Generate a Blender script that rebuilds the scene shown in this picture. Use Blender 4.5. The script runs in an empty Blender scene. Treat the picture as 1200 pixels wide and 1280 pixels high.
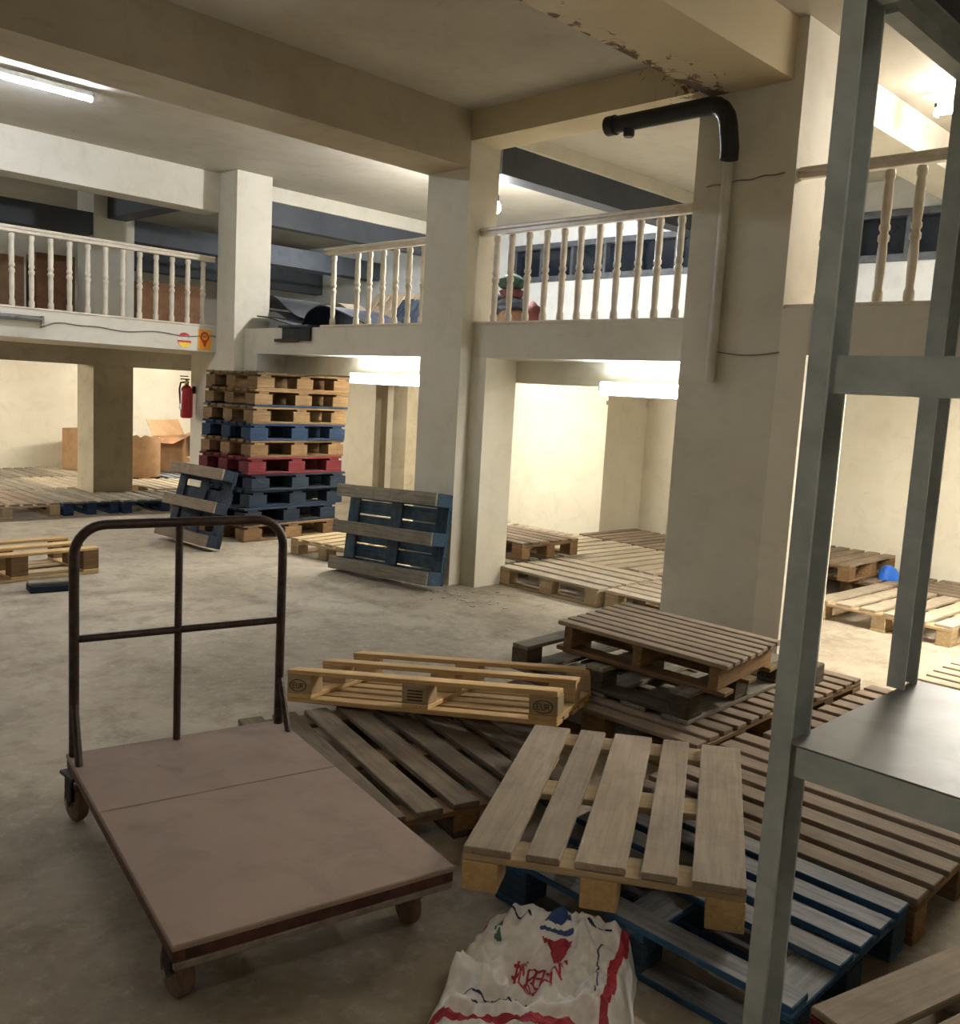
import bpy, bmesh, math, random
from mathutils import Vector, Matrix, Euler, noise
random.seed(7)
SC = bpy.context.scene
COL = SC.collection
PI = math.pi
R = math.radians

# ------------------------------------------------------------------ camera
# world: X = along the left balcony (recedes to the right), Y = along the right balcony (recedes to the left)
H = 1.5
yaw, pitch, roll = R(44.588), R(7.287), R(3.199)
fw = Vector((math.cos(yaw)*math.cos(pitch), math.sin(yaw)*math.cos(pitch), -math.sin(pitch)))
r0 = Vector((math.sin(yaw), -math.cos(yaw), 0)); d0 = fw.cross(r0)
cr = math.cos(roll)*r0 - math.sin(roll)*d0
cd = math.sin(roll)*r0 + math.cos(roll)*d0
cam_d = bpy.data.cameras.new('camera'); cam = bpy.data.objects.new('camera', cam_d); COL.objects.link(cam)
cam.matrix_world = Matrix(((cr.x, -cd.x, -fw.x, 0), (cr.y, -cd.y, -fw.y, 0), (cr.z, -cd.z, -fw.z, H), (0, 0, 0, 1)))
cam_d.sensor_fit = 'VERTICAL'; cam_d.sensor_height = 36; cam_d.sensor_width = 36
cam_d.lens = 1155/1280*36; cam_d.clip_start = 0.05; cam_d.clip_end = 100
SC.camera = cam
# ------------------------------------------------------------------ world and exposure
w = bpy.data.worlds.new('world'); SC.world = w; w.use_nodes = True
w.node_tree.nodes['Background'].inputs[0].default_value = (0.9, 0.85, 0.75, 1)
w.node_tree.nodes['Background'].inputs[1].default_value = 0.02
SC.view_settings.view_transform = 'Standard'; SC.view_settings.look = 'None'
SC.view_settings.exposure = 1.95; SC.view_settings.gamma = 1.0
SC.view_settings.use_curve_mapping = False
# lamp strengths (tube fixtures and a bulb; the back and mezzanine tubes are added)
E_TUBE = 20.0        # visible tubes under the slab
E_CEIL = 60.0        # ceiling tube, left bay
E_RIGHT = 58.0       # tube above the right balcony
E_WING = 115.0        # tubes hidden inside the wings
E_BACK_FILL = 24.0  # unseen tube added behind the camera for ambient light in the foreground
E_MEZZ_FILL = 30.0        # unseen tubes added above the mezzanine floors to brighten them
#        # back tube: added in the bay behind the camera

# ------------------------------------------------------------------ materials
def lin(c):
    return tuple(((v/255)/12.92 if v/255 <= .04045 else ((v/255+.055)/1.055)**2.4) for v in c) + (1,)
MATS = {}
def new_mat(name, rough=.8, metal=0.0, spec=.3):
    m = bpy.data.materials.new(name); m.use_nodes = True
    b = m.node_tree.nodes['Principled BSDF']
    b.inputs['Roughness'].default_value = rough; b.inputs['Metallic'].default_value = metal
    b.inputs['Specular IOR Level'].default_value = spec
    MATS[name] = m
    return m, m.node_tree.nodes, m.node_tree.links, b
def nd(N, t, **kw):
    n = N.new(t)
    for k, v in kw.items(): setattr(n, k, v)
    return n
def ramp(N, L, src, stops, interp='LINEAR'):
    r = N.new('ShaderNodeValToRGB'); r.color_ramp.interpolation = interp
    while len(r.color_ramp.elements) < len(stops): r.color_ramp.elements.new(.5)
    for e, (p, c) in zip(r.color_ramp.elements, stops):
        e.position = p; e.color = c
    L.new(src, r.inputs[0]); return r
def mixc(N, L, fac, a, b, mode='MIX'):
    m = N.new('ShaderNodeMix'); m.data_type = 'RGBA'; m.blend_type = mode
    if hasattr(fac, 'is_linked'): L.new(fac, m.inputs[0])
    else: m.inputs[0].default_value = fac
    for s, v in ((6, a), (7, b)):
        if hasattr(v, 'is_linked'): L.new(v, m.inputs[s])
        else: m.inputs[s].default_value = v
    return m.outputs[2]
def noise_tex(N, L, vec, scale, detail=5, rough=.55, dist=0):
    n = N.new('ShaderNodeTexNoise'); n.inputs['Scale'].default_value = scale
    n.inputs['Detail'].default_value = detail; n.inputs['Roughness'].default_value = rough
    n.inputs['Distortion'].default_value = dist
    if vec is not None: L.new(vec, n.inputs['Vector'])
    return n.outputs['Fac']
def bump(N, L, b, h, strength=.2, dist=.01):
    k = N.new('ShaderNodeBump'); k.inputs['Strength'].default_value = strength; k.inputs['Distance'].default_value = dist
    L.new(h, k.inputs['Height']); L.new(k.outputs[0], b.inputs['Normal'])

def paint(name, c1, c2, stain=(120, 104, 80), amount=.5, rough=.75):
    """old wall paint: two close tones, soft grime blotches, small scuffs"""
    m, N, L, b = new_mat(name, rough)
    g = N.new('ShaderNodeNewGeometry').outputs['Position']
    n1 = noise_tex(N, L, g, 1.1, 6, .6); n2 = noise_tex(N, L, g, 5.5, 6, .65, .6)
    mp = N.new('ShaderNodeMapping'); mp.inputs['Scale'].default_value = (2.2, 2.2, 9); L.new(g, mp.inputs[0])
    n3 = noise_tex(N, L, mp.outputs[0], 1.8, 4, .6, 1.2)
    base = ramp(N, L, n1, [(.35, lin(c1)), (.65, lin(c2))]).outputs[0]
    f = ramp(N, L, n2, [(.5, (0, 0, 0, 1)), (.8, (amount,)*3+(1,))]).outputs[0]
    c = mixc(N, L, f, base, lin(stain))
    f2 = ramp(N, L, n3, [(.66, (0, 0, 0, 1)), (.78, (amount*.7,)*3+(1,))]).outputs[0]
    c = mixc(N, L, f2, c, lin(tuple(int(v*.8) for v in stain)))
    L.new(c, b.inputs['Base Color']); bump(N, L, b, n2, .12, .01)
    return m
paint('wall_cream', (212, 206, 190), (202, 195, 177), (160, 148, 126), .3)
paint('wall_warm', (224, 218, 200), (214, 207, 187), (170, 156, 128), .3)
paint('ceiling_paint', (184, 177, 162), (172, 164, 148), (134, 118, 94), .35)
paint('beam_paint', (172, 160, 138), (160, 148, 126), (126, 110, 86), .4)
paint('white_wall', (214, 216, 214), (204, 206, 204), (150, 150, 145), .35)
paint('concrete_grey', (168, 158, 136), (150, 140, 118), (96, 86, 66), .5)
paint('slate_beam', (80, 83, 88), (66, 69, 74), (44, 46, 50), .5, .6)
# beam with flaking, rust-stained plaster along its lower edges near the column
def flaky():
    m, N, L, b = new_mat('flaking_paint', .8)
    g = N.new('ShaderNodeNewGeometry').outputs['Position']
    n1 = noise_tex(N, L, g, 1.1, 6, .6); n2 = noise_tex(N, L, g, 7, 8, .7, 1.0)
    base = ramp(N, L, n1, [(.35, lin((200, 186, 154))), (.65, lin((188, 172, 138)))]).outputs[0]
    sx = N.new('ShaderNodeSeparateXYZ'); L.new(g, sx.inputs[0])
    def band(out, lo, hi):
        mr = N.new('ShaderNodeMapRange'); mr.inputs[1].default_value = lo; mr.inputs[2].default_value = hi; L.new(out, mr.inputs[0]); return mr.outputs[0]
    k = N.new('ShaderNodeMath'); k.operation = 'MULTIPLY'; k0 = N.new('ShaderNodeMath'); k0.operation = 'MULTIPLY'; L.new(band(sx.outputs[1], 2.78, 3.04), k0.inputs[0]); L.new(band(sx.outputs[1], 3.75, 3.04), k0.inputs[1]); L.new(k0.outputs[0], k.inputs[0]); L.new(band(sx.outputs[0], 2.6, 4.4), k.inputs[1])
    k2 = N.new('ShaderNodeMath'); k2.operation = 'MULTIPLY_ADD'; L.new(k.outputs[0], k2.inputs[0]); k2.inputs[1].default_value = .32; L.new(n2, k2.inputs[2])
    f = ramp(N, L, k2.outputs[0], [(.66, (0, 0, 0, 1)), (.72, (1, 1, 1, 1))]).outputs[0]
    br = ramp(N, L, n1, [(.3, lin((92, 68, 44))), (.7, lin((130, 104, 72)))]).outputs[0]
    L.new(mixc(N, L, f, base, br), b.inputs['Base Color']); bump(N, L, b, n2, .25, .02)
flaky()
def floor_mat():
    m, N, L, b = new_mat('concrete_floor', .78, 0, .25)
    g = N.new('ShaderNodeNewGeometry').outputs['Position']
    n1 = noise_tex(N, L, g, .9, 7, .62, .5); n2 = noise_tex(N, L, g, 4.5, 10, .78, .15); n3 = noise_tex(N, L, g, 17, 8, .75)
    base = ramp(N, L, n1, [(.3, lin((140, 129, 112))), (.5, lin((166, 154, 136))), (.7, lin((181, 170, 152)))]).outputs[0]
    f = ramp(N, L, n2, [(.48, (0, 0, 0, 1)), (.7, (.75, .75, .75, 1))]).outputs[0]
    c = mixc(N, L, f, base, lin((108, 97, 80)))
    f3 = ramp(N, L, n3, [(.52, (0, 0, 0, 1)), (.72, (.55, .55, .55, 1))]).outputs[0]
    c = mixc(N, L, f3, c, lin((200, 190, 172)))
    L.new(c, b.inputs['Base Color']); bump(N, L, b, n2, .35, .012)
floor_mat()
def wood(name, light, dark, grime=(70, 58, 42), grime_amt=.45, paint_c=None, top_wear=.9, rough=.85, var=.35):
    """board material: grain along the board's own x axis; each board its own tone; paint worn off the flat faces"""
    m, N, L, b = new_mat(name, rough, 0, .2)
    tc = N.new('ShaderNodeTexCoord'); oi = N.new('ShaderNodeObjectInfo')
    add = nd(N, 'ShaderNodeVectorMath', operation='ADD'); L.new(tc.outputs['Object'], add.inputs[0])
    sc = nd(N, 'ShaderNodeMath', operation='MULTIPLY'); L.new(oi.outputs['Random'], sc.inputs[0]); sc.inputs[1].default_value = 37.0
    cmb = N.new('ShaderNodeCombineXYZ')
    for i in range(3): L.new(sc.outputs[0], cmb.inputs[i])
    L.new(cmb.outputs[0], add.inputs[1])
    mp = N.new('ShaderNodeMapping'); mp.inputs['Scale'].default_value = (1.6, 26, 26); L.new(add.outputs[0], mp.inputs[0])
    gr = noise_tex(N, L, mp.outputs[0], 2.2, 6, .6, .7)
    bl = noise_tex(N, L, add.outputs[0], 6.5, 7, .65, .5)
    c = ramp(N, L, gr, [(.32, lin(dark)), (.62, lin(light))]).outputs[0]
    f = ramp(N, L, bl, [(.45, (0, 0, 0, 1)), (.75, (grime_amt,)*3+(1,))]).outputs[0]
    c = mixc(N, L, f, c, lin(grime))
    if paint_c:
        sx = N.new('ShaderNodeSeparateXYZ'); L.new(tc.outputs['Normal'], sx.inputs[0])
        ab = nd(N, 'ShaderNodeMath', operation='ABSOLUTE'); L.new(sx.outputs[2], ab.inputs[0])
        gt = nd(N, 'ShaderNodeMath', operation='GREATER_THAN'); L.new(ab.outputs[0], gt.inputs[0]); gt.inputs[1].default_value = .8
        w1 = nd(N, 'ShaderNodeMath', operation='MULTIPLY_ADD'); L.new(gt.outputs[0], w1.inputs[0]); w1.inputs[1].default_value = top_wear*.42; L.new(bl, w1.inputs[2])
        wf = ramp(N, L, w1.outputs[0], [(.56, (.06,)*3+(1,)), (.84, (.86,)*3+(1,))]).outputs[0]
        pc = ramp(N, L, gr, [(.3, lin(tuple(int(v*.72) for v in paint_c))), (.7, lin(paint_c))]).outputs[0]
        c = mixc(N, L, wf, pc, c)
    hs = N.new('ShaderNodeHueSaturation')
    mr = N.new('ShaderNodeMapRange'); mr.inputs[3].default_value = 1-var; mr.inputs[4].default_value = 1+var*.7; L.new(oi.outputs['Random'], mr.inputs[0])
    L.new(mr.outputs[0], hs.inputs['Value']); L.new(c, hs.inputs['Color'])
    L.new(hs.outputs[0], b.inputs['Base Color']); bump(N, L, b, gr, .25, .004)
    return m
wood('wood_fresh', (204, 172, 122), (184, 150, 102), (140, 112, 78), .3, var=.14)
wood('wood_nat', (188, 166, 130), (166, 142, 108), (112, 94, 70), .45, var=.2)
wood('wood_top', (158, 142, 122), (140, 125, 106), (98, 86, 70), .45, var=.14)
wood('wood_old', (142, 126, 108), (122, 107, 90), (84, 72, 60), .5, var=.2)
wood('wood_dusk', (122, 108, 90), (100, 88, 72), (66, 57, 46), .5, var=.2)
wood('wood_brown', (136, 108, 76), (110, 86, 60), (64, 52, 38), .45, var=.25)
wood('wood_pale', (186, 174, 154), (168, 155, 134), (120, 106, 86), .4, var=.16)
wood('wood_stack', (140, 114, 80), (112, 88, 60), (70, 54, 38), .45, var=.2)
wood('wood_grey', (146, 138, 122), (112, 106, 94), (72, 68, 60), .5, var=.25)
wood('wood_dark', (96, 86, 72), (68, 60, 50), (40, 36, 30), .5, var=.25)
wood('blue_worn', (158, 154, 150), (122, 120, 118), (84, 82, 84), .45, (46, 96, 136), 1.0, var=.14)
wood('blue_paint', (110, 122, 130), (84, 96, 104), (52, 58, 66), .4, (54, 78, 96), .3, var=.18)
wood('blue_deep', (92, 104, 120), (70, 82, 96), (46, 52, 60), .4, (38, 58, 84), .15, var=.2)
wood('navy_paint', (88, 96, 104), (66, 74, 82), (40, 46, 54), .4, (42, 54, 68), .3, var=.2)
wood('red_paint', (130, 96, 84), (104, 74, 64), (70, 50, 46), .35, (116, 40, 48), .3, var=.15)
paint('plywood_deck', (158, 138, 124), (142, 122, 110), (108, 92, 80), .6, .8)
wood('plywood_brown', (150, 106, 74), (122, 84, 58), (86, 60, 44), .4, var=.25)
def simple(name, c, rough=.6, metal=0.0, spec=.4, c2=None, scale=12, bumps=0):
    m, N, L, b = new_mat(name, rough, metal, spec)
    tc = N.new('ShaderNodeTexCoord'); n = noise_tex(N, L, tc.outputs['Object'], scale, 6, .6, .4)
    c2 = c2 or tuple(int(v*.78) for v in c)
    L.new(ramp(N, L, n, [(.35, lin(c2)), (.65, lin(c))]).outputs[0], b.inputs['Base Color'])
    if bumps: bump(N, L, b, n, bumps, .006)
    return m
simple('rack_steel', (184, 190, 188), .5, .0, .5, (160, 166, 164), 9)
simple('rack_plate', (124, 120, 114), .45, .0, .5, (100, 94, 86), 4)
simple('tube_steel', (72, 54, 46), .42, .35, .5, (44, 34, 32), 30, .1)
simple('frame_rust', (96, 62, 52), .7, .1, .3, (62, 40, 36), 16)
simple('lip_steel', (150, 138, 124), .55, .2, .4, (112, 98, 86), 14)
simple('rubber_wheel', (128, 104, 88), .75, 0, .3, (96, 78, 66), 20)
simple('fork_steel', (56, 46, 42), .6, .3, .4, (36, 30, 28), 20)
simple('black_pipe', (34, 32, 32), .5, 0, .4, (22, 21, 21), 10)
simple('pvc_pipe', (205, 200, 188), .4, 0, .5, (186, 180, 166), 6)
simple('cable', (140, 130, 114), .7)
simple('rail_paint', (222, 211, 192), .28, 0, .6, (202, 190, 170), 9)
simple('rail_dull', (214, 203, 182), .6, 0, .4, (196, 184, 162), 9)
simple('ext_red', (176, 24, 34), .3, 0, .6, (150, 20, 28), 8)
simple('black_plastic', (26, 26, 28), .5)
simple('brass', (190, 170, 120), .35, .8)
simple('white_metal', (214, 214, 210), .4, 0, .5)
simple('dull_metal', (140, 138, 134), .4, .3, .5)
simple('sign_red', (206, 40, 30), .5); simple('sign_orange', (240, 160, 30), .5, c2=(232, 150, 24))
simple('sign_yellow', (240, 206, 50), .5, c2=(232, 196, 40)); simple('sign_white', (236, 230, 216), .5)
simple('sack_white', (240, 236, 230), .55, 0, .35, (226, 220, 212), 40, .12)
simple('print_red', (184, 48, 62), .6, c2=(166, 50, 62)); simple('print_blue', (52, 78, 138), .6, c2=(60, 80, 130))
simple('print_green', (70, 110, 90), .6); simple('print_navy', (46, 54, 104), .6)
simple('cardboard', (176, 142, 108), .85, 0, .2, (156, 124, 92), 7); simple('cardboard_dark', (142, 104, 76), .85, 0, .2, (122, 88, 64), 7)
simple('bag_yellow', (214, 206, 150), .7); simple('plastic_blue', (40, 110, 220), .45)
simple('tarp_black', (46, 46, 52), .65, 0, .3, (26, 26, 30), 6, .2); simple('tarp_beige', (190, 176, 150), .6, 0, .4, (150, 136, 112), 6, .2)
simple('tarp_blue', (54, 62, 84), .45, 0, .5, (34, 38, 52), 6, .2)
simple('bundle_green', (44, 66, 56), .8, c2=(30, 46, 40)); simple('bundle_maroon', (104, 52, 48), .8, c2=(70, 36, 36)); simple('bundle_grey', (92, 92, 96), .8)
simple('bundle_tan', (150, 116, 96), .8); simple('bundle_black', (38, 38, 42), .7)
simple('stamp_ink', (70, 52, 36), .85); simple('window_glass', (26, 34, 44), .12, 0, .5, (20, 26, 36), 3)
simple('window_frame', (92, 96, 102), .5)
def emis(name, c, s):
    m = bpy.data.materials.new(name); m.use_nodes = True; N = m.node_tree.nodes; L = m.node_tree.links
    N.remove(N['Principled BSDF']); e = N.new('ShaderNodeEmission'); e.inputs[0].default_value = c; e.inputs[1].default_value = s
    L.new(e.outputs[0], N['Material Output'].inputs[0]); MATS[name] = m
emis('tube_slab', (.86, .93, 1.0, 1), E_TUBE); emis('tube_ceiling', (.78, .86, 1.0, 1), E_CEIL)
emis('tube_right', (1, .95, .88, 1), E_RIGHT); emis('tube_wing', (1, .95, .85, 1), E_WING); emis('tube_back_fill', (1, .94, .86, 1), E_BACK_FILL)
emis('tube_mezz_fill', (.9, .95, 1, 1), E_MEZZ_FILL)
emis('bulb_glow', (.95, .97, 1, 1), 700.0)

# ------------------------------------------------------------------ mesh helpers
class MB:
    def __init__(s): s.v = []; s.f = []; s.smooth = False
    def quadbox(s, x0, x1, y0, y1, z0, z1):
        n = len(s.v)
        s.v += [(x0, y0, z0), (x1, y0, z0), (x1, y1, z0), (x0, y1, z0), (x0, y0, z1), (x1, y0, z1), (x1, y1, z1), (x0, y1, z1)]
        s.f += [tuple(n+i for i in q) for q in ((0, 3, 2, 1), (4, 5, 6, 7), (0, 1, 5, 4), (1, 2, 6, 5), (2, 3, 7, 6), (3, 0, 4, 7))]
        return s
    def cbox(s, dx, dy, dz, c=.003, org=(0, 0, 0)):
        """chamfered box centred on org"""
        n = len(s.v); hx, hy, hz = dx/2, dy/2, dz/2; ox, oy, oz = org
        idx = {}
        for sx in (-1, 1):
            for sy in (-1, 1):
                for sz in (-1, 1):
                    for a in range(3):
                        p = [sx*(hx-c), sy*(hy-c), sz*(hz-c)]; p[a] = (sx*hx, sy*hy, sz*hz)[a]
                        idx[(sx, sy, sz, a)] = len(s.v); s.v.append((p[0]+ox, p[1]+oy, p[2]+oz))
        def q(*k): s.f.append(tuple(idx[i] for i in k))
        for sg in (-1, 1):
            for a in range(3):
                b, d = (a+1) % 3, (a+2) % 3; ring = []
                for sb, sd in ((-1, -1), (1, -1), (1, 1), (-1, 1)):
                    t = [0, 0, 0]; t[a] = sg; t[b] = sb; t[d] = sd; ring.append((*t, a))
                if sg < 0: ring.reverse()
                q(*ring)
        for a in range(3):
            b, d = (a+1) % 3, (a+2) % 3
            for sb in (-1, 1):
                for sd in (-1, 1):
                    def k(sa, ax):
                        t = [0, 0, 0]; t[a] = sa; t[b] = sb; t[d] = sd; return (*t, ax)
                    ring = [k(-1, b), k(1, b), k(1, d), k(-1, d)]
                    if sb*sd < 0: ring.reverse()
                    q(*ring)
        for sx in (-1, 1):
            for sy in (-1, 1):
                for sz in (-1, 1):
                    ring = [(sx, sy, sz, 0), (sx, sy, sz, 1), (sx, sy, sz, 2)]
                    if sx*sy*sz < 0: ring.reverse()
                    q(*ring)
        return s
    def lathe(s, prof, n=12, M=None, cap=True):
        """profile list of (r, z) turned about z"""
        b = len(s.v)
        for r, z in prof:
            for i in range(n):
                a = 2*PI*i/n; p = Vector((r*math.cos(a), r*math.sin(a), z)); s.v.append(tuple(M @ p if M else p))
        for j in range(len(prof)-1):
            for i in range(n):
                k = (i+1) % n; s.f.append((b+j*n+i, b+j*n+k, b+(j+1)*n+k, b+(j+1)*n+i))
        if cap:
            s.f.append(tuple(b+i for i in reversed(range(n)))); s.f.append(tuple(b+(len(prof)-1)*n+i for i in range(n)))
        return s
    def sweep(s, pts, r, n=8, cap=True):
        pts = [Vector(p) for p in pts]; b = len(s.v); up = None
        for j, p in enumerate(pts):
            t = (pts[min(j+1, len(pts)-1)]-pts[max(j-1, 0)]).normalized()
            if up is None: up = t.orthogonal().normalized()
            up = (up - t*up.dot(t)).normalized(); sd = t.cross(up)
            rr = r[j] if isinstance(r, (list, tuple)) else r
            for i in range(n):
                a = 2*PI*i/n; s.v.append(tuple(p + rr*(math.cos(a)*up + math.sin(a)*sd)))
        for j in range(len(pts)-1):
            for i in range(n):
                k = (i+1) % n; s.f.append((b+j*n+i, b+j*n+k, b+(j+1)*n+k, b+(j+1)*n+i))
        if cap:
            s.f.append(tuple(b+i for i in reversed(range(n)))); s.f.append(tuple(b+(len(pts)-1)*n+i for i in range(n)))
        return s
    def prism(s, poly, z0, z1):
        n = len(poly); b = len(s.v)
        s.v += [(x, y, z0) for x, y in poly] + [(x, y, z1) for x, y in poly]
        s.f.append(tuple(b+i for i in reversed(range(n)))); s.f.append(tuple(b+n+i for i in range(n)))
        for i in range(n): k = (i+1) % n; s.f.append((b+i, b+k, b+n+k, b+n+i))
        return s
    def mesh(s, name, mat, smooth=False):
        me = bpy.data.meshes.new(name); me.from_pydata(s.v, [], s.f); me.materials.append(MATS[mat]); me.update()
        if smooth:
            for p in me.polygons: p.use_smooth = True
            if smooth == 'auto': me.set_sharp_from_angle(angle=R(40))
        return me
    def build(s, name, mat, parent=None, loc=(0, 0, 0), rot=(0, 0, 0), smooth=False):
        return add(name, s.mesh(name, mat, smooth), parent, loc, rot)
def add(name, me, parent=None, loc=(0, 0, 0), rot=(0, 0, 0)):
    o = bpy.data.objects.new(name, me); COL.objects.link(o); o.parent = parent
    o.location = loc; o.rotation_euler = rot
    return o
def tag(o, label=None, cat=None, group=None, kind=None):
    if label: o['label'] = label
    if cat: o['category'] = cat
    if group: o['group'] = group
    if kind: o['kind'] = kind
    return o
def empty(name, label, cat, loc=(0, 0, 0), rot=(0, 0, 0), group=None):
    o = bpy.data.objects.new(name, None); COL.objects.link(o); o.location = loc; o.rotation_euler = rot; o.empty_display_size = .1
    return tag(o, label, cat, group)
def struct(name, mat, *boxes, label=None):
    m = MB()
    for b in boxes: m.quadbox(*b)
    return tag(m.build(name, mat), label, None, None, 'structure')
def subdivide(o, cuts):
    bm = bmesh.new(); bm.from_mesh(o.data); bmesh.ops.subdivide_edges(bm, edges=bm.edges[:], cuts=cuts, use_grid_fill=True); bm.to_mesh(o.data); bm.free()

# ------------------------------------------------------------------ structure
X0, Y0 = -2.6, -2.2            # walls behind the camera
XW, YW = 8.4, 13.6             # far walls
CZ = 3.55                      # ceiling
XB, YB = 5.02, 8.78            # edges of the right and left mezzanine wings
S0, S1 = 1.77, 2.02            # slab bottom and top
struct('floor', 'concrete_floor', (X0-.2, XW+.2, Y0-.2, YW+.2, -.15, 0), label='stained bare concrete warehouse floor')
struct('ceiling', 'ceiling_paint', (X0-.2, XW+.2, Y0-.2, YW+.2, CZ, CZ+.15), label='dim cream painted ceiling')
struct('wall_back_left', 'wall_warm', (X0-.2, XW+.2, YW, YW+.2, 0, CZ), label='cream back wall behind the left mezzanine')
struct('wall_near_left', 'wall_cream', (X0-.2, X0, Y0-.2, YW, 0, CZ), label='wall behind the camera on the left')
struct('wall_near_right', 'wall_cream', (X0, XW, Y0-.2, Y0, 0, CZ), label='wall behind the camera on the right')
# right back wall with a window band over the mezzanine
WZ0, WZ1, WY0, WY1 = 2.88, 3.26, .45, 7.95
struct('wall_back_right', 'wall_warm', (XW, XW+.2, Y0-.2, YW, 0, 1.9), label='cream back wall under the right mezzanine')
struct('wall_back_right_upper', 'white_wall', (XW, XW+.2, Y0-.2, YW, 1.9, WZ0), (XW, XW+.2, Y0-.2, YW, WZ1, CZ), (XW, XW+.2, Y0-.2, WY0, WZ0, WZ1), (XW, XW+.2, WY1, YW, WZ0, WZ1), label='white back wall over the right mezzanine')
win = empty('window_1', None, None, (XW, WY0, WZ0)); tag(win, 'long dark window band high on the right mezzanine back wall', None, None, 'structure')
fr = MB().quadbox(-.03, .06, 0, WY1-WY0, -.03, .03).quadbox(-.03, .06, 0, WY1-WY0, WZ1-WZ0-.03, WZ1-WZ0+.03); fr.build('window_frame', 'window_frame', win)
npn = 16; pw = (WY1-WY0)/npn
pane_me = MB().quadbox(.05, .06, .0, pw, 0, WZ1-WZ0).mesh('pane', 'window_glass'); mul_me = MB().quadbox(-.02, .06, -.02, .02, 0, WZ1-WZ0).mesh('mullion', 'window_frame')
for i in range(npn): add('pane', pane_me, win, (0, i*pw, 0))
for i in range(npn+1): add('mullion', mul_me, win, (0, i*pw, 0))
# mezzanine slabs
struct('mezzanine_slab_right', 'wall_cream', (XB, XW, 2.45, YB, S0, S1), (4.75, XW, Y0, 2.31, 1.80, 2.05), (5.3, XW, 2.31, 2.45, 1.8, 2.05), label='cream concrete slab of the right mezzanine')
struct('mezzanine_slab_left', 'wall_cream', (X0, XW, YB, YW, S0, S1), label='cream concrete slab of the left mezzanine')
struct('trim_1', 'wall_warm', (5.36, 5.5, 3.0, 5.0, 1.6, S0), (5.36, 5.5, 5.5, 8.5, 1.6, S0), label='downstand beam under the right mezzanine slab')
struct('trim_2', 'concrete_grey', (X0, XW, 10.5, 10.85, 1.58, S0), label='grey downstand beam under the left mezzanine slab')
struct('trim_3', 'wall_warm', (XW-.03, XW, Y0, 5.83, 1.46, 1.5), (X0, XW, YW-.03, YW, 1.46, 1.5), (7.67, 7.7, 5.83, 9.05, 1.46, 1.5), label='thin ledge along the lower back walls')
struct('wall_recess', 'wall_warm', (7.7, XW, 5.83, 9.05, 0, S0), label='thicker stretch of cream wall under the right mezzanine')
# columns
def column(name, label, mat, x0, x1, y0, y1, z0, z1): return struct(name, mat, (x0, x1, y0, y1, z0, z1), label=label)
column('column_corner', 'cream column at the inner corner between the two balconies', 'wall_cream', 4.9, 5.3, 8.43, 8.78, 0, CZ)
struct('wall_stub', 'wall_cream', (4.9, 5.1, 8.78, 9.3, 0, S0), label='short cream wall behind the red extinguisher')
column('column_middle', 'cream column between the two right balconies', 'wall_cream', 4.9, 5.21, 5.13, 5.59, 0, CZ)
struct('wall_jamb', 'wall_warm', (XB, 5.36, 4.97, 5.13, 0, S0), label='warm painted jamb of the opening under the slab')
struct('wall_haunch', 'wall_cream', (XB, 5.36, 8.2, 8.43, 1.6, S0), label='small cream haunch under the slab beside the corner column')
column('column_right', 'broad scuffed cream column with a downpipe', 'wall_cream', 4.75, 5.3, 2.47, 3.09, 0, CZ)
struct('wall_jamb_right', 'wall_warm', (4.75, 5.3, 2.31, 2.47, 0, 2.05), label='warm painted strip on the right side of the broad column')
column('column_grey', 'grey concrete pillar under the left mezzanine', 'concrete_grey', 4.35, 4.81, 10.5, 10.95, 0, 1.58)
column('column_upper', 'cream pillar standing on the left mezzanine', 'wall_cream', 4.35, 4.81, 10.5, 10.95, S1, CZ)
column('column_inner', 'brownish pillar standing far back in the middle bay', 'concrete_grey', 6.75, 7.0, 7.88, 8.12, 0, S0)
column('column_inner_far', 'narrow dark pillar far back in the middle bay', 'concrete_grey', 7.45, 7.55, 9.2, 9.32, 0, S0)
# beams
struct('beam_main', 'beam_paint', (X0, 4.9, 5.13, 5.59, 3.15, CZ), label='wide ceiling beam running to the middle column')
struct('beam_front_right', 'flaking_paint', (X0, 4.75, 2.53, 3.03, 3.24, CZ), label='flaking ceiling beam running to the broad right column')
struct('beam_cross', 'flaking_paint', (4.9, 5.2, 3.09, 5.13, 3.34, CZ), label='shallow beam between the middle and right columns')
struct('beam_left', 'wall_cream', (X0, 4.9, YB-.02, 9.05, 3.17, CZ), label='cream beam over the left balcony')
struct('beam_behind', 'wall_cream', (5.3, XW, YB+.02, 9.0, 3.4, CZ), (5.35, XW, 5.2, 5.45, 3.44, CZ), (5.3, XW, 2.6, 2.95, 3.3, CZ), label='cream beams over the right mezzanine')
struct('beam_slate', 'slate_beam', (5.3, XW, 8.84, 8.98, 3.16, 3.4), (5.35, XW, 5.24, 5.42, 3.21, 3.44), (X0, XW, 10.52, 10.8, 3.0, 3.24), (4.5, 4.72, 9.05, 10.52, 3.2, CZ), (5.3, XW, 11.9, 12.1, 2.85, 3.3), label='dark slate grey painted beams over the mezzanine')

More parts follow.
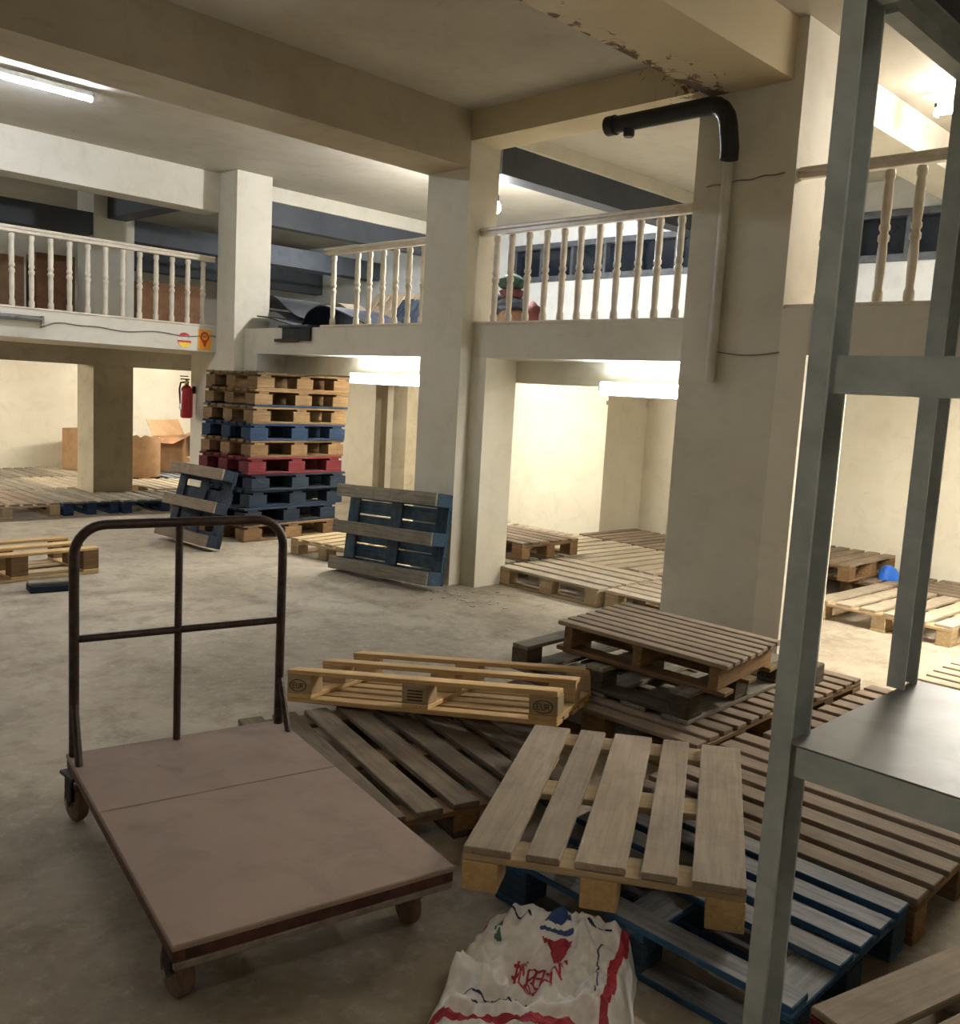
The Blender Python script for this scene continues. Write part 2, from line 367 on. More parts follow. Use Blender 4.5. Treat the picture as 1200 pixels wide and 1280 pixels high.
# ------------------------------------------------------------------ balustrades
BAL = [(.021, 0), (.027, .01), (.027, .05), (.019, .07), (.022, .12), (.024, .25), (.021, .30), (.028, .31), (.028, .335), (.02, .345), (.02, .355), (.027, .365), (.027, .385), (.021, .395), (.025, .45), (.023, .58), (.02, .605), (.027, .62), (.027, .645), (.022, .66)]
def bal_mesh(h, mat): return MB().lathe([(r, z*h/.66) for r, z in BAL], 10).mesh('baluster', mat, 'auto')
def balustrade(label, axis, fixed, a0, a1, spots, z0, ztop, mat, posts=()):
    t = empty('balustrade', label, 'balustrade', (fixed, (a0+a1)/2, z0) if axis == 'y' else ((a0+a1)/2, fixed, z0), group='turned balcony railings')
    L = a1-a0; h = ztop-z0; mid = (a0+a1)/2
    def P(a, z): return (0, a-mid, z) if axis == 'y' else (a-mid, 0, z)
    rz = PI/2 if axis == 'y' else 0
    rail = MB().cbox(L, .075, .03, .008, (0, 0, .015)).cbox(L, .05, .03, .004, (0, 0, -.012))
    rail.build('handrail', mat, t, P(mid, h-.03), (0, 0, rz))
    MB().cbox(L, .1, .02, .004).build('bottom_rail', mat, t, P(mid, .01), (0, 0, rz))
    me = bal_mesh(h-.085, mat)
    for s in spots: add('baluster', me, t, P(s, .02))
    pm = MB().cbox(.06, .06, h-.05, .006, (0, 0, (h-.05)/2)).mesh('newel_post', mat)
    for s in posts: add('newel_post', pm, t, P(s, 0))
    return t
balustrade('long cream balustrade on the left balcony above the fire extinguisher', 'x', YB+.04, 0.2, 4.88, [4.76-i*.166 for i in range(27)], S1, 2.73, 'rail_dull')
balustrade('short cream balustrade beside the dark tarpaulins, open at one end', 'y', XB+.04, 5.6, 7.12, [7.0, 6.65, 6.48, 6.3, 6.13, 5.96, 5.78], S1, 2.72, 'rail_dull')
balustrade('glossy cream balustrade in front of the dark window band', 'y', XB+.04, 3.1, 5.12, [4.96, 4.81, 4.64, 4.47, 4.31, 4.16, 4.0, 3.84, 3.67, 3.52, 3.36, 3.2], S1, 2.735, 'rail_paint')
balustrade('cream balustrade seen through the grey steel rack', 'y', 4.81, -1.9, 2.47, [2.3-.155*i for i in range(26)], 2.05, 2.79, 'rail_paint')

# ------------------------------------------------------------------ lamps
def tube_fixture(label, p, axis, length, mat, twin=False, down=True, face=None, body='white_metal', on=True):
    """batten with fluorescent tube(s): p = centre, axis 'x'/'y'; face = unit vector the tube looks along"""
    t = empty('tube_light', label, 'light', p)
    if axis == 'y': t.rotation_euler = (0, 0, PI/2)
    f = Vector(face if face else (0, 0, -1))
    if axis == 'y': f = Matrix.Rotation(-PI/2, 3, 'Z') @ f
    b = MB(); b.cbox(length+.04, .05 if abs(f.z) > .5 else .035, .035 if abs(f.z) > .5 else (.10 if twin else .05), .004); b.build('batten', body, t)
    offs = (-.028, .028) if twin else (0,)
    for o in offs:
        off = f*.036 + (Vector((0, 0, o)) if abs(f.z) < .5 else Vector((0, o, 0)))
        MB().lathe([(.013, -length/2), (.013, length/2)], 12, Matrix.Translation(off) @ Matrix.Rotation(PI/2, 4, 'Y')).build('tube', mat, t, smooth='auto')
    for s in (-1, 1):
        MB().cbox(.02, .05, .06 if not twin else .1, .003, (s*(length/2+.008), f.y*.02, f.z*.02)).build('end_cap', body, t)
    return t
tube_fixture('glowing ceiling tube light in the upper left bay', (2.32, 7.12, 3.51), 'x', 1.22, 'tube_ceiling')
tube_fixture('ceiling tube light of the left bay, next in the row, out of view', (-.9, 7.12, 3.51), 'x', 1.22, 'tube_ceiling')
tube_fixture('glowing tube light under the slab beside the pallet stack', (5.30, 6.36, 1.58), 'y', 1.2, 'tube_slab', True, face=(-1, 0, 0))
tube_fixture('glowing twin tube light over the opening beside the broad column', (5.30, 3.46, 1.585), 'y', 1.2, 'tube_slab', True, face=(-1, 0, 0))
tube_fixture('glaring tube light above the right balcony seen through the rack', (6.3, 1.75, 3.46), 'y', 1.2, 'tube_right', True)
tube_fixture('unlit grey tube light on the left balcony edge', (2.55, YB-.03, 1.94), 'x', 1.2, 'dull_metal', face=(0, -1, 0), body='dull_metal')
tube_fixture('tube light under the left mezzanine hidden by the slab edge', (2.2, 11.9, 1.72), 'x', 1.2, 'tube_wing', True)
tube_fixture('tube light under the left mezzanine near the cartons', (6.3, 11.6, 1.72), 'x', 1.2, 'tube_wing')
tube_fixture('tube light under the right mezzanine behind the slab', (6.2, 6.6, 1.72), 'y', 1.2, 'tube_wing')
tube_fixture('tube light under the right mezzanine behind the broad column', (6.2, 1.35, 1.76), 'y', 1.2, 'tube_wing', True)
tube_fixture('unseen ceiling tube light added behind the camera for ambient light', (.9, -.9, 3.51), 'x', 1.2, 'tube_back_fill')
tube_fixture('unseen tube light added on the left mezzanine ceiling, left of the cream pillar', (2.6, 12.5, 3.51), 'x', 1.2, 'tube_mezz_fill')
tube_fixture('unseen tube light added on the left mezzanine ceiling above the clutter corner', (6.9, 9.8, 3.51), 'x', 1.2, 'tube_mezz_fill')
bl = empty('hanging_bulb', 'small glowing bulb hanging over the right mezzanine', 'light', (6.2, 6.12, 3.13))
MB().lathe([(.004, 0), (.03, .02), (.042, .05), (.034, .085), (.02, .11)], 14).build('bulb', 'bulb_glow', bl, smooth='auto')
MB().lathe([(.022, .105), (.022, .16), (.01, .175)], 12).build('socket', 'black_plastic', bl, smooth='auto')
MB().sweep([(0, 0, .17), (0, 0, CZ-3.13)], .004, 6).build('cord', 'cable', bl)

# ------------------------------------------------------------------ pallets
_cache = {}
def board_me(name, dx, dy, dz, mat, c=.003):
    k = (name, round(dx, 3), round(dy, 3), round(dz, 3), mat)
    if k not in _cache: _cache[k] = MB().cbox(dx, dy, dz, min(c, dz*.2)).mesh(name, mat)
    return _cache[k]
def pallet(label, pos, rot, L=1.2, W=.8, h=.144, mat='wood_nat', deck=None, runner=None, block=None, stringer=None, n=5, widths=None, flip=False, runners=True,
           solid=False, group=None, jit=.004, base=False, skip=(), seed=None, side_runners=False, bk=(.12, .1)):
    """deck boards run along local x; flip puts the deck at the bottom and the runners on top"""
    rd = random.Random(seed if seed is not None else label)
    deck = deck or mat; runner = runner or mat; block = block or mat; stringer = stringer or mat
    t = empty('pallet', label, 'pallet', pos, tuple(R(a) for a in rot), group)
    tb = .02
    def Z(z): return h-z if flip else z
    zt = h-tb/2
    if widths is None:
        bw = min(.13, W/n*.74); widths = [bw]*n
    tot = sum(widths); gap = (W-tot)/(len(widths)-1); y = -W/2
    for i, bw in enumerate(widths):
        if i not in skip:
            dl = rd.uniform(-1, 1)*jit*1.5
            add('deck_board', board_me('deck_board', L, round(bw, 3), tb, deck), t, (dl, y+bw/2+rd.uniform(-1, 1)*jit*.5, Z(zt)+rd.uniform(0, .0015)), (0, 0, rd.uniform(-1, 1)*jit))
        y += bw+gap
    sx = [-L/2+bk[0]/2, 0, L/2-bk[0]/2]
    zs = h-tb*1.5
    zb = tb if runners else 0
    if solid:
        for x in sx: add('stringer', board_me('stringer', W, .045, h-tb-zb, stringer), t, (x, 0, Z((h-tb+zb)/2)), (0, 0, PI/2))
    else:
        for x in sx: add('stringer_board', board_me('stringer_board', W, .12, tb, stringer), t, (x, 0, Z(zs)), (0, 0, PI/2))
        bh = h-2*tb-zb
        for x in sx:
            for yy in (-W/2+bk[1]/2, 0, W/2-bk[1]/2):
                add('block', board_me('block', bk[0], bk[1], bh, block), t, (x+rd.uniform(-1, 1)*.003, yy, Z(zb+bh/2)))
    if runners:
        if side_runners:
            for x in sx: add('bottom_board', board_me('bottom_board', W, .1, tb, runner), t, (x, 0, Z(tb/2)), (0, 0, PI/2))
        else:
            for yy in (-W/2+.05, 0, W/2-.05): add('bottom_board', board_me('bottom_board', L, .1, tb, runner), t, (0, yy, Z(tb/2)), (0, 0, rd.uniform(-1, 1)*jit))
    return t
EUR = lambda W: [v*W/.8 for v in (.145, .1, .145, .1, .145)]
# --- foreground pile
P1 = pallet('pale weathered five-board pallet lying on the blue pallet, nearest the sack', (2.354, 1.621, .146), (-1.6, .3, 30.4), 1.03, .755, .125, 'wood_fresh', deck='wood_top', stringer='wood_nat', widths=EUR(.755), runners=False)
pallet('blue painted pallet with worn grey tops under the steel rack', (2.29, 1.29, 0), (0, 0, 90), .94, .70, .144, 'blue_worn', n=6, skip=(4,), block='blue_paint', runner='blue_worn')
pallet('brown pallet lying flat under the steel rack behind the blue one', (3.09, 1.31, 0), (0, 0, 90.5), 1.0, .84, .144, 'wood_brown', deck='wood_old', n=7)
pallet('brown pallet lying flat under the rack shelf, next to bare floor', (4.12, 1.27, 0), (0, 0, 89.5), .98, 1.12, .144, 'wood_brown', deck='wood_old', n=9)
pallet('pale pallet flat on the floor at the bottom right, one red end', (2.38, .26, 0), (0, 0, -14.7), 1.1, .8, .165, 'wood_old', deck='wood_top', stringer='red_paint', n=5, widths=[.13]*5)
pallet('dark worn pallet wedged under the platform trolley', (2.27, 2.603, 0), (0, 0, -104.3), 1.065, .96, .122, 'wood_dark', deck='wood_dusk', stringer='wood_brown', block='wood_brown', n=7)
P2 = pallet('fresh pale pallet lying upside down and tilted behind the trolley', (2.826, 2.935, .11), (-7.6, -4.4, -63.9), 1.224, .743, .141, 'wood_fresh', block='wood_nat', n=6, flip=True)
pallet('brown pallet flat on the floor at the bottom of the middle pile', (3.57, 2.38, 0), (0, 0, -88), 1.02, .78, .144, 'wood_brown', deck='wood_old', n=7)
pallet('brown pallet flat on the floor behind the middle pile', (4.37, 2.33, 0), (0, 0, -90), 1.0, .74, .144, 'wood_brown', deck='wood_old', n=7)
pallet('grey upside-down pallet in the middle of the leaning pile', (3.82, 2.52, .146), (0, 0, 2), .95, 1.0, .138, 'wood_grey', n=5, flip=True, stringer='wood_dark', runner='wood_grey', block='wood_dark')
pallet('brown nine-board pallet on top of the pile before the broad column', (3.734, 2.369, .288), (0, 2.2, -82.9), .86, .63, .14, 'wood_brown', deck='wood_top', n=8, solid=True, side_runners=False)
# --- leaning pallets
pallet('worn blue pallet standing on edge against the middle column', (4.721, 5.564, .361), (81.6, -1.9, -84.2), 1.084, .694, .2, 'blue_paint', runner='wood_grey', deck='blue_paint', widths=[.106]*6, flip=True)
pallet('grey-blue pallet leaning against the tall pallet stack', (4.168, 7.653, .35), (75.1, 0, -86.7), .853, .693, .162, 'navy_paint', runner='wood_old', deck='navy_paint', n=4, flip=True)
# --- tall stack
rows = [('brown bottom', 'wood_brown', None), ('dark navy second', 'navy_paint', None), ('deep navy third', 'navy_paint', 'blue_deep'), ('dull navy fourth', 'navy_paint', None), ('red', 'red_paint', None),
        ('brown', 'wood_brown', None), ('bright blue', 'blue_deep', None), ('mixed brown and navy', 'wood_stack', 'wood_stack'), ('brown and blue', 'wood_stack', 'blue_deep'), ('brown topmost', 'wood_stack', 'wood_brown')]
names = ['brown pallet at the bottom of the tall stack', 'dark navy pallet second from the bottom of the tall stack', 'deep navy pallet third from the bottom of the tall stack',
         'dull navy pallet just under the red one in the tall stack', 'red pallet in the middle of the tall stack', 'brown pallet between the red and the bright blue in the stack',
         'bright blue pallet in the tall stack', 'brown pallet resting on the bright blue one in the stack', 'brown pallet with blue runners, second from the stack top', 'brown topmost pallet of the tall stack']
offs = [(-.03, -.02, 3), (-.06, .0, 6), (.03, .02, 4), (.05, 0, 3), (-.01, -.01, 4), (.02, .01, 4.5), (.02, 0, 3.5), (.04, .01, 4), (.05, 0, 4), (.07, .02, 5)]
for i, ((_, m1, m2), nm, (ox, oy, a)) in enumerate(zip(rows, names, offs)):
    pallet(nm, (5.09+ox, 7.98+oy, i*.1585), (0, 0, a), 1.13, .82, .1575, m1, runner=m2 or m1, deck=m1, n=7, group='pallets of the tall stack', bk=(.2, .15))
pallet('natural pallet flat on the floor beside the tall stack', (5.2, 6.55, 0), (0, 0, 8), 1.1, .8, .144, 'wood_nat', n=6)
# --- far left loose pallet
pallet('yellowish upside-down pallet on the open floor at the far left', (2.28, 7.1, 0), (0, 0, 3), 1.15, .62, .2, 'wood_fresh', deck='wood_nat', runner='wood_fresh', block='wood_brown', n=4, flip=True)
sb = empty('wood_offcut', 'small blue-green painted wood offcut on the open floor', 'wood scrap', (2.38, 6.43, 0), (0, 0, R(-10)))
MB().cbox(.3, .14, .05, .008, (0, 0, .025)).build('plank', 'navy_paint', sb); MB().cbox(.3, .1, .02, .004, (0, .0, .06)).build('batten', 'wood_grey', sb)
# --- pallets laid as flooring under the left mezzanine
LG = 'floor pallets under the left mezzanine'
lf = [('natural pallet in the front row under the left mezzanine, beside the blue ones', 3.18, 10.32, 1.02, 1.18, 'wood_nat', 'wood_old'),
      ('natural pallet at the far left front under the left mezzanine', 2.13, 10.32, 1.02, 1.18, 'wood_nat', 'wood_old'),
      ('narrow blue pallet in front of the grey pillar, next to the natural one', 4.02, 10.34, .58, 1.2, 'blue_deep', 'wood_grey'),
      ('wide blue pallet directly in front of the grey pillar', 4.83, 10.08, .96, .76, 'blue_deep', 'wood_grey'),
      ('blue pallet in front of the cartons right of the grey pillar', 5.86, 10.1, 1.02, .8, 'blue_deep', 'wood_grey'),
      ('grey-blue pallet left of the grey pillar, second row', 3.6, 11.55, 1.0, 1.16, 'navy_paint', 'wood_grey'),
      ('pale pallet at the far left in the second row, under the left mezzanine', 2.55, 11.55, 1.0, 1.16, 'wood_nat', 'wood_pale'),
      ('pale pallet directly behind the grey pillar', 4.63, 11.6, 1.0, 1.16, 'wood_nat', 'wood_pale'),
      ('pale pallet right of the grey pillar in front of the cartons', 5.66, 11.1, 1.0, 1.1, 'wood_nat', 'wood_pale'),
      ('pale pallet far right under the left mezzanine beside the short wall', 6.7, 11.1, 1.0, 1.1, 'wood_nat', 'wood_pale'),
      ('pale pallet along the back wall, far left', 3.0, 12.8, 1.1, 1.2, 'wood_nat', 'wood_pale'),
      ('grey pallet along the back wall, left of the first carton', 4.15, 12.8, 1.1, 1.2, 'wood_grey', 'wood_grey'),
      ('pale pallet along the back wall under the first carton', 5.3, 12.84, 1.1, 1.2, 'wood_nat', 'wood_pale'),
      ('blue pallet along the back wall under the loose cartons', 6.45, 12.3, 1.1, 1.2, 'blue_deep', 'blue_worn')]
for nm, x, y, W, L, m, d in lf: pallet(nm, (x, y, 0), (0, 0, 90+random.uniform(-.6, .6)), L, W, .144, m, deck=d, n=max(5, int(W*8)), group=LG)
# --- under the right mezzanine
RG = 'floor pallets under the right mezzanine'
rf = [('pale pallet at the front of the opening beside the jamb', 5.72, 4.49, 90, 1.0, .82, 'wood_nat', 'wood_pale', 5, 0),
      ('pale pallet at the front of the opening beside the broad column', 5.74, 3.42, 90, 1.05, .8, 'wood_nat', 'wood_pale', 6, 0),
      ('small brown pallet stacked on the front row just inside the opening', 6.0, 5.5, 88, .95, .7, 'wood_brown', 'wood_old', 6, .146),
      ('grey-topped pallet behind the jamb in the opening', 5.75, 5.56, 90, 1.0, .8, 'wood_grey', 'wood_grey', 6, 0),
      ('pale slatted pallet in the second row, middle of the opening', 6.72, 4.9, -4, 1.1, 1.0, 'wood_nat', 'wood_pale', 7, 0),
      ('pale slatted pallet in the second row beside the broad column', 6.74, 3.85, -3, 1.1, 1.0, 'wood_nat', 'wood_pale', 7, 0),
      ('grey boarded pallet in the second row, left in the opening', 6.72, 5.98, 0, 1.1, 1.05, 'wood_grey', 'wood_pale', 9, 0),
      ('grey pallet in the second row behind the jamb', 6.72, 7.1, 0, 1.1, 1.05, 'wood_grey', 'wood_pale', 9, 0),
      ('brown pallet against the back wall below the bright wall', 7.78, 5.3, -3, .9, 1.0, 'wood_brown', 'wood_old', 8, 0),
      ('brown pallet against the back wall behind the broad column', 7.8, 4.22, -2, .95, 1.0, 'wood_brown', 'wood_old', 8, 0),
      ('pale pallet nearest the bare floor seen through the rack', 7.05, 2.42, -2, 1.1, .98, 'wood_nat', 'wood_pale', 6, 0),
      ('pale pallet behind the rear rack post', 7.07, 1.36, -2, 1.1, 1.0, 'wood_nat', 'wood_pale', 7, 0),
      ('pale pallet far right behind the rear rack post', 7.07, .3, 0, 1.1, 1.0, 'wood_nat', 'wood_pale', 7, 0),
      ('brown pallet under the blue plastic by the back wall', 7.99, 1.88, 90, 1.5, .7, 'wood_old', 'wood_old', 5, 0),
      ('brown raised pallet by the back wall left of the blue plastic', 7.85, 3.56, 0, .95, 1.05, 'wood_brown', 'wood_old', 8, .146),
      ('brown pallet under the raised one by the back wall', 7.96, 3.16, 0, .68, 1.0, 'wood_brown', 'wood_old', 8, 0),
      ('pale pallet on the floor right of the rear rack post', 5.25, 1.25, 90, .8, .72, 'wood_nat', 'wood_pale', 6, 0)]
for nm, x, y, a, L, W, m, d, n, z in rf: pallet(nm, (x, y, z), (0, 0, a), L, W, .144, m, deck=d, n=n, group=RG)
wb = empty('wood_block', 'short grey timber block standing behind the front rack post', 'wood scrap', (4.42, 1.98, .146), (0, 0, R(5)))
MB().cbox(.16, .12, .1, .006, (0, 0, .05)).build('timber', 'wood_dark', wb)

# stamps burned into the upside-down pallet's near blocks
def stamp(parent, x, y, z, big=True):
    m = MB(); n = 28; b = len(m.v)
    for i in range(n):
        a = 2*PI*i/n
        for rr in (1, .88): m.v.append((.042*rr*math.cos(a), 0, .027*rr*math.sin(a)))
    for i in range(n):
        k = (i+1) % n; m.f.append((b+2*i, b+2*k, b+2*k+1, b+2*i+1))
    def st(x0, z0, x1, z1, wd=.0035):
        d = Vector((x1-x0, 0, z1-z0)); nn = Vector((-d.z, 0, d.x)).normalized()*wd/2; q = len(m.v)
        for p in ((x0, z0, 1), (x1, z1, 1), (x1, z1, -1), (x0, z0, -1)): m.v.append((p[0]+nn.x*p[2], 0, p[1]+nn.z*p[2]))
        m.f.append((q, q+1, q+2, q+3))
    for s in ((-.026, -.011, -.026, .011), (-.026, .011, -.012, .011), (-.026, 0, -.014, 0), (-.026, -.011, -.012, -.011), (-.007, .011, -.007, -.009), (-.007, -.011, .006, -.011), (.006, .011, .006, -.009), (.012, -.011, .012, .011), (.012, .011, .024, .009), (.024, .009, .022, 0), (.012, 0, .022, 0), (.016, 0, .026, -.011)): st(*s)
    return m.build('burned_stamp', 'stamp_ink', parent, (x, y, z))
stamp(P2, .554, -.3735, .075); stamp(P2, -.554, -.3735, .075)
m = MB()
for i in range(4): m.quadbox(-.035, .035, -.0004, .0004, -.022+i*.013, -.016+i*.013)
m.build('burned_lettering', 'stamp_ink', P2, (0, -.3735, .075))

# ------------------------------------------------------------------ platform trolley
TR = empty('platform_trolley', 'rusty platform trolley with a tubular handle and brown board deck', 'trolley', (1.427, 2.362, 0), (0, 0, R(79.04)))
TL, TW, TZ = 1.252, .76, .222
for x0, x1 in ((-TL/2, .128), (.132, TL/2)):
    MB().cbox(x1-x0, TW, .016, .003).build('deck_board', 'plywood_deck', TR, ((x0+x1)/2, 0, TZ-.008))
for s in (-1, 1):
    MB().cbox(TL-.01, .03, .03, .002).build('side_rail', 'frame_rust', TR, (0, s*(TW/2-.017), TZ-.031))
    MB().cbox(.03, TW-.06, .03, .002).build('end_rail', 'frame_rust', TR, (s*(TL/2-.02), 0, TZ-.031))
MB().cbox(.014, TW-.01, .018, .002).build('front_lip', 'lip_steel', TR, (-TL/2+.009, 0, TZ-.055))
MB().cbox(.04, TW-.08, .03, .002).build('cross_rail', 'frame_rust', TR, (.13, 0, TZ-.031))
hx = TL/2-.03; hy = TW/2-.02; ht = 1.003; rc = .1
path = [(hx, -hy, TZ-.02), (hx, -hy, ht-rc)]
for i in range(1, 9): a = PI/2*i/8; path.append((hx, -hy+rc-rc*math.cos(a), ht-rc+rc*math.sin(a)))
for i in range(0, 8): a = PI/2*i/8; path.append((hx, hy-rc+rc*math.sin(a), ht-rc+rc*math.cos(a)))
path += [(hx, hy, ht-rc), (hx, hy, TZ-.02)]
MB().sweep(path, .0165, 12).build('handle_frame', 'tube_steel', TR, smooth='auto')
MB().sweep([(hx, .02, TZ-.01), (hx, .02, ht-.01)], .013, 10).build('handle_upright', 'tube_steel', TR, smooth='auto')
MB().sweep([(hx, -hy, .622), (hx, hy, .622)], .013, 10).build('handle_crossbar', 'tube_steel', TR, smooth='auto')
for s in (-1, 1): MB().sweep([(hx-.01, s*hy, .40), (hx-.10, s*(hy+.002), TZ-.01)], .0125, 8).build('handle_brace', 'tube_steel', TR, smooth='auto')
for sx in (-1, 1):
    for sy in (-1, 1):
        c = add('caster', MB().cbox(.1, .09, .012, .002, (0, 0, .17)).cbox(.05, .012, .09, .003, (.012, .028, .122)).cbox(.05, .012, .09, .003, (.012, -.028, .122)).cbox(.04, .05, .02, .003, (0, 0, .158)).mesh('caster', 'fork_steel'), TR, (sx*(TL/2-(.13 if sx < 0 else .06)), sy*(TW/2-(.06 if sx < 0 else .03)), 0), (0, 0, R({(-1, 1): 10, (-1, -1): -6, (1, 1): 12, (1, -1): 0}[(sx, sy)])))
        Mx = Matrix.Translation((.02, 0, .064)) @ Matrix.Rotation(PI/2, 4, 'X')
        MB().lathe([(.05, -.02), (.06, -.017), (.064, -.01), (.064, .01), (.06, .017), (.05, .02)], 24, Mx).build('wheel', 'rubber_wheel', c, smooth='auto')
        MB().lathe([(.012, -.036), (.012, .036)], 10, Mx).build('axle', 'dull_metal', c, smooth='auto')

# ------------------------------------------------------------------ steel rack
RK = empty('steel_rack', 'grey steel shelving rack with channel posts in the right foreground', 'rack', (1.82, .85, 0))
def hpost(h, w=.044, d=.094, t=.007):
    return MB().quadbox(0, t, -w, 0, 0, h).quadbox(d-t, d, -w, 0, 0, h).quadbox(t, d-t, -.009, -.003, 0, h).mesh('post', 'rack_steel')
SZ = .8; RD = .62
for y in (.03, -1.7):
    add('post', hpost(3.2), RK, (0, y, 0)); add('post', hpost(3.2-SZ), RK, (RD, y-.004, SZ))
    MB().cbox(.16, .12, .008, .002, (.05, -.03, .004)).build('foot_plate', 'rack_steel', RK, (0, y, 0))
def channel(length, h, d=.04, t=.006):   # runs along -y, web on the -x side
    return MB().quadbox(0, t, -length, 0, 0, h).quadbox(t, d, -length, 0, h-t, h).quadbox(t, d, -length, 0, 0, t)
for x in (.008, RD+.08): channel(1.68, .064).build('shelf_beam', 'rack_steel', RK, (x, -.026, SZ-.068))
channel(1.64, .076).build('upper_beam', 'rack_steel', RK, (.008, -.026, 1.54))
for z, hh in ((SZ-.068, .064), (2.29, .076)):
    for y in (-.0, -1.72): MB().quadbox(.095, RD+.08, -.006, 0, 0, hh).quadbox(.095, RD+.08, -.04, -.006, 0, .006).quadbox(.095, RD+.08, -.04, -.006, hh-.006, hh).build('side_beam', 'rack_steel', RK, (0, y, z))
for x in (.008, RD+.05): channel(1.64, .076).build('top_beam', 'rack_steel', RK, (x, -.026, 2.29))
MB().cbox(RD+.12, 1.70, .004, .001).build('shelf_plate', 'rack_plate', RK, (.069+RD/2, -.85, SZ-.002))
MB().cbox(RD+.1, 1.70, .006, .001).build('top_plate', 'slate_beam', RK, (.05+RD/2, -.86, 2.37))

# ------------------------------------------------------------------ woven sack
SA = empty('woven_sack', 'crumpled white woven sack printed in red and blue on the floor', 'sack', (1.78, 1.43, 0))
c00, c10, c11, c01 = Vector((1.75, 1.64)), Vector((2.0, 1.27)), Vector((1.56, 1.02)), Vector((1.26, 1.40))
def sack_pt(u, v, off=0):
    p = (c00*(1-u)+c10*u)*(1-v) + (c01*(1-u)+c11*u)*v
    e = .03*noise.noise(Vector((u*3.1, v*3.1, 2.7))); p = p + Vector((e, .8*e+.02*noise.noise(Vector((u*5, v*5, 9.1)))))
    d = min(u, 1-u, v*1.6, 1-v); k = min(1, d/.09); k = k*k*(3-2*k)
    a = (.05+.055*max(0, 1-v*1.5)+.025*u*max(0, 1-v*1.5))*k
    n = noise.noise(Vector((u*3.6+4, v*4.2, .3)))
    ridge = 1-abs(noise.noise(Vector((u*5.5+1.3*v, v*4.8-.9*u, 5.1))))*2.2
    fold = math.exp(-((v-.60-.18*(u-.5))/.05)**2)*.022 + math.exp(-((u-.66+.35*(v-.3))/.03)**2)*.018*(v < .6) + math.exp(-((v-.76+.1*u)/.035)**2)*.016
    z = .004 + a*(.75+.55*n) + k*(.024*max(0, ridge)+fold*1.15) + .0035*noise.noise(Vector((u*19, v*19, 3)))*k + k*.014*(1-2.4*abs(noise.noise(Vector((u*7.5+2*v, v*8.5-u, 8.2))))) + k*.008*(1-2.4*abs(noise.noise(Vector((u*15, v*14+3*u, 1.2)))))
    return Vector((p.x-1.78, p.y-1.43, max(.003, z)+off))
ng = 84; m = MB()
for j in range(ng+1):
    for i in range(ng+1): m.v.append(tuple(sack_pt(i/ng, j/ng)))
for j in range(ng):
    for i in range(ng):
        a = j*(ng+1)+i; m.f.append((a, a+ng+1, a+ng+2, a+1))
b0 = len(m.v); edge = [i for i in range(ng+1)] + [j*(ng+1)+ng for j in range(1, ng+1)] + [ng*(ng+1)+i for i in range(ng-1, -1, -1)] + [j*(ng+1) for j in range(ng-1, 0, -1)]
for e in edge: x, y, z = m.v[e]; m.v.append((x, y, .001))
ne = len(edge)
for i in range(ne): k = (i+1) % ne; m.f.append((edge[i], edge[k], b0+k, b0+i))
m.f.append(tuple(b0+i for i in range(ne)))
m.build('sack_body', 'sack_white', SA, smooth=True)
def in_poly(u, v, P):
    c = False; j = len(P)-1
    for i in range(len(P)):
        (x1, y1), (x2, y2) = P[i], P[j]
        if (y1 > v) != (y2 > v) and u < (x2-x1)*(v-y1)/(y2-y1)+x1: c = not c
        j = i
    return c
def near_line(u, v, pts, wd):
    for (x1, y1), (x2, y2) in zip(pts, pts[1:]):
        dx, dy = x2-x1, y2-y1; t = max(0, min(1, ((u-x1)*dx+(v-y1)*dy)/(dx*dx+dy*dy+1e-9)))
        if (u-x1-t*dx)**2+(v-y1-t*dy)**2 < wd*wd: return True
    return False
def decal(name, mat, test, box, n=240):
    m = MB(); idx = {}
    def vt(i, j):
        if (i, j) not in idx: idx[(i, j)] = len(m.v); m.v.append(tuple(sack_pt(i/n, j/n, .0016)))
        return idx[(i, j)]
    for i in range(int(box[0]*n), int(box[1]*n)+1):
        for j in range(int(box[2]*n), int(box[3]*n)+1):
            if test((i+.5)/n, (j+.5)/n): m.f.append((vt(i, j), vt(i, j+1), vt(i+1, j+1), vt(i+1, j)))
    if m.f: return m.build(name, mat, SA, smooth=True)
decal('red_stripe', 'print_red', lambda u, v: abs(u-.885-.006*math.sin(v*9)) < .024, (.83, .94, .03, .97))
decal('red_stripe', 'print_red', lambda u, v: abs(v-.80-.02*math.sin(u*7)) < .03 and u < .84, (.03, .86, .7, .9))
decal('red_stripe', 'print_red', lambda u, v: abs(u-.05-.03*v) < .012 and .02 < v < .16, (.02, .12, .02, .18))
decal('printed_logo', 'print_blue', lambda u, v: in_poly(u, v, [(.44, .17), (.53, .085), (.61, .195), (.52, .18)]) or near_line(u, v, [(.43, .195), (.50, .205), (.56, .225), (.62, .22)], .008), (.4, .66, .05, .28))
decal('printed_logo', 'print_red', lambda u, v: in_poly(u, v, [(.44, .225), (.50, .24), (.62, .245), (.56, .315), (.53, .33)]), (.42, .66, .2, .36))
strokes = []
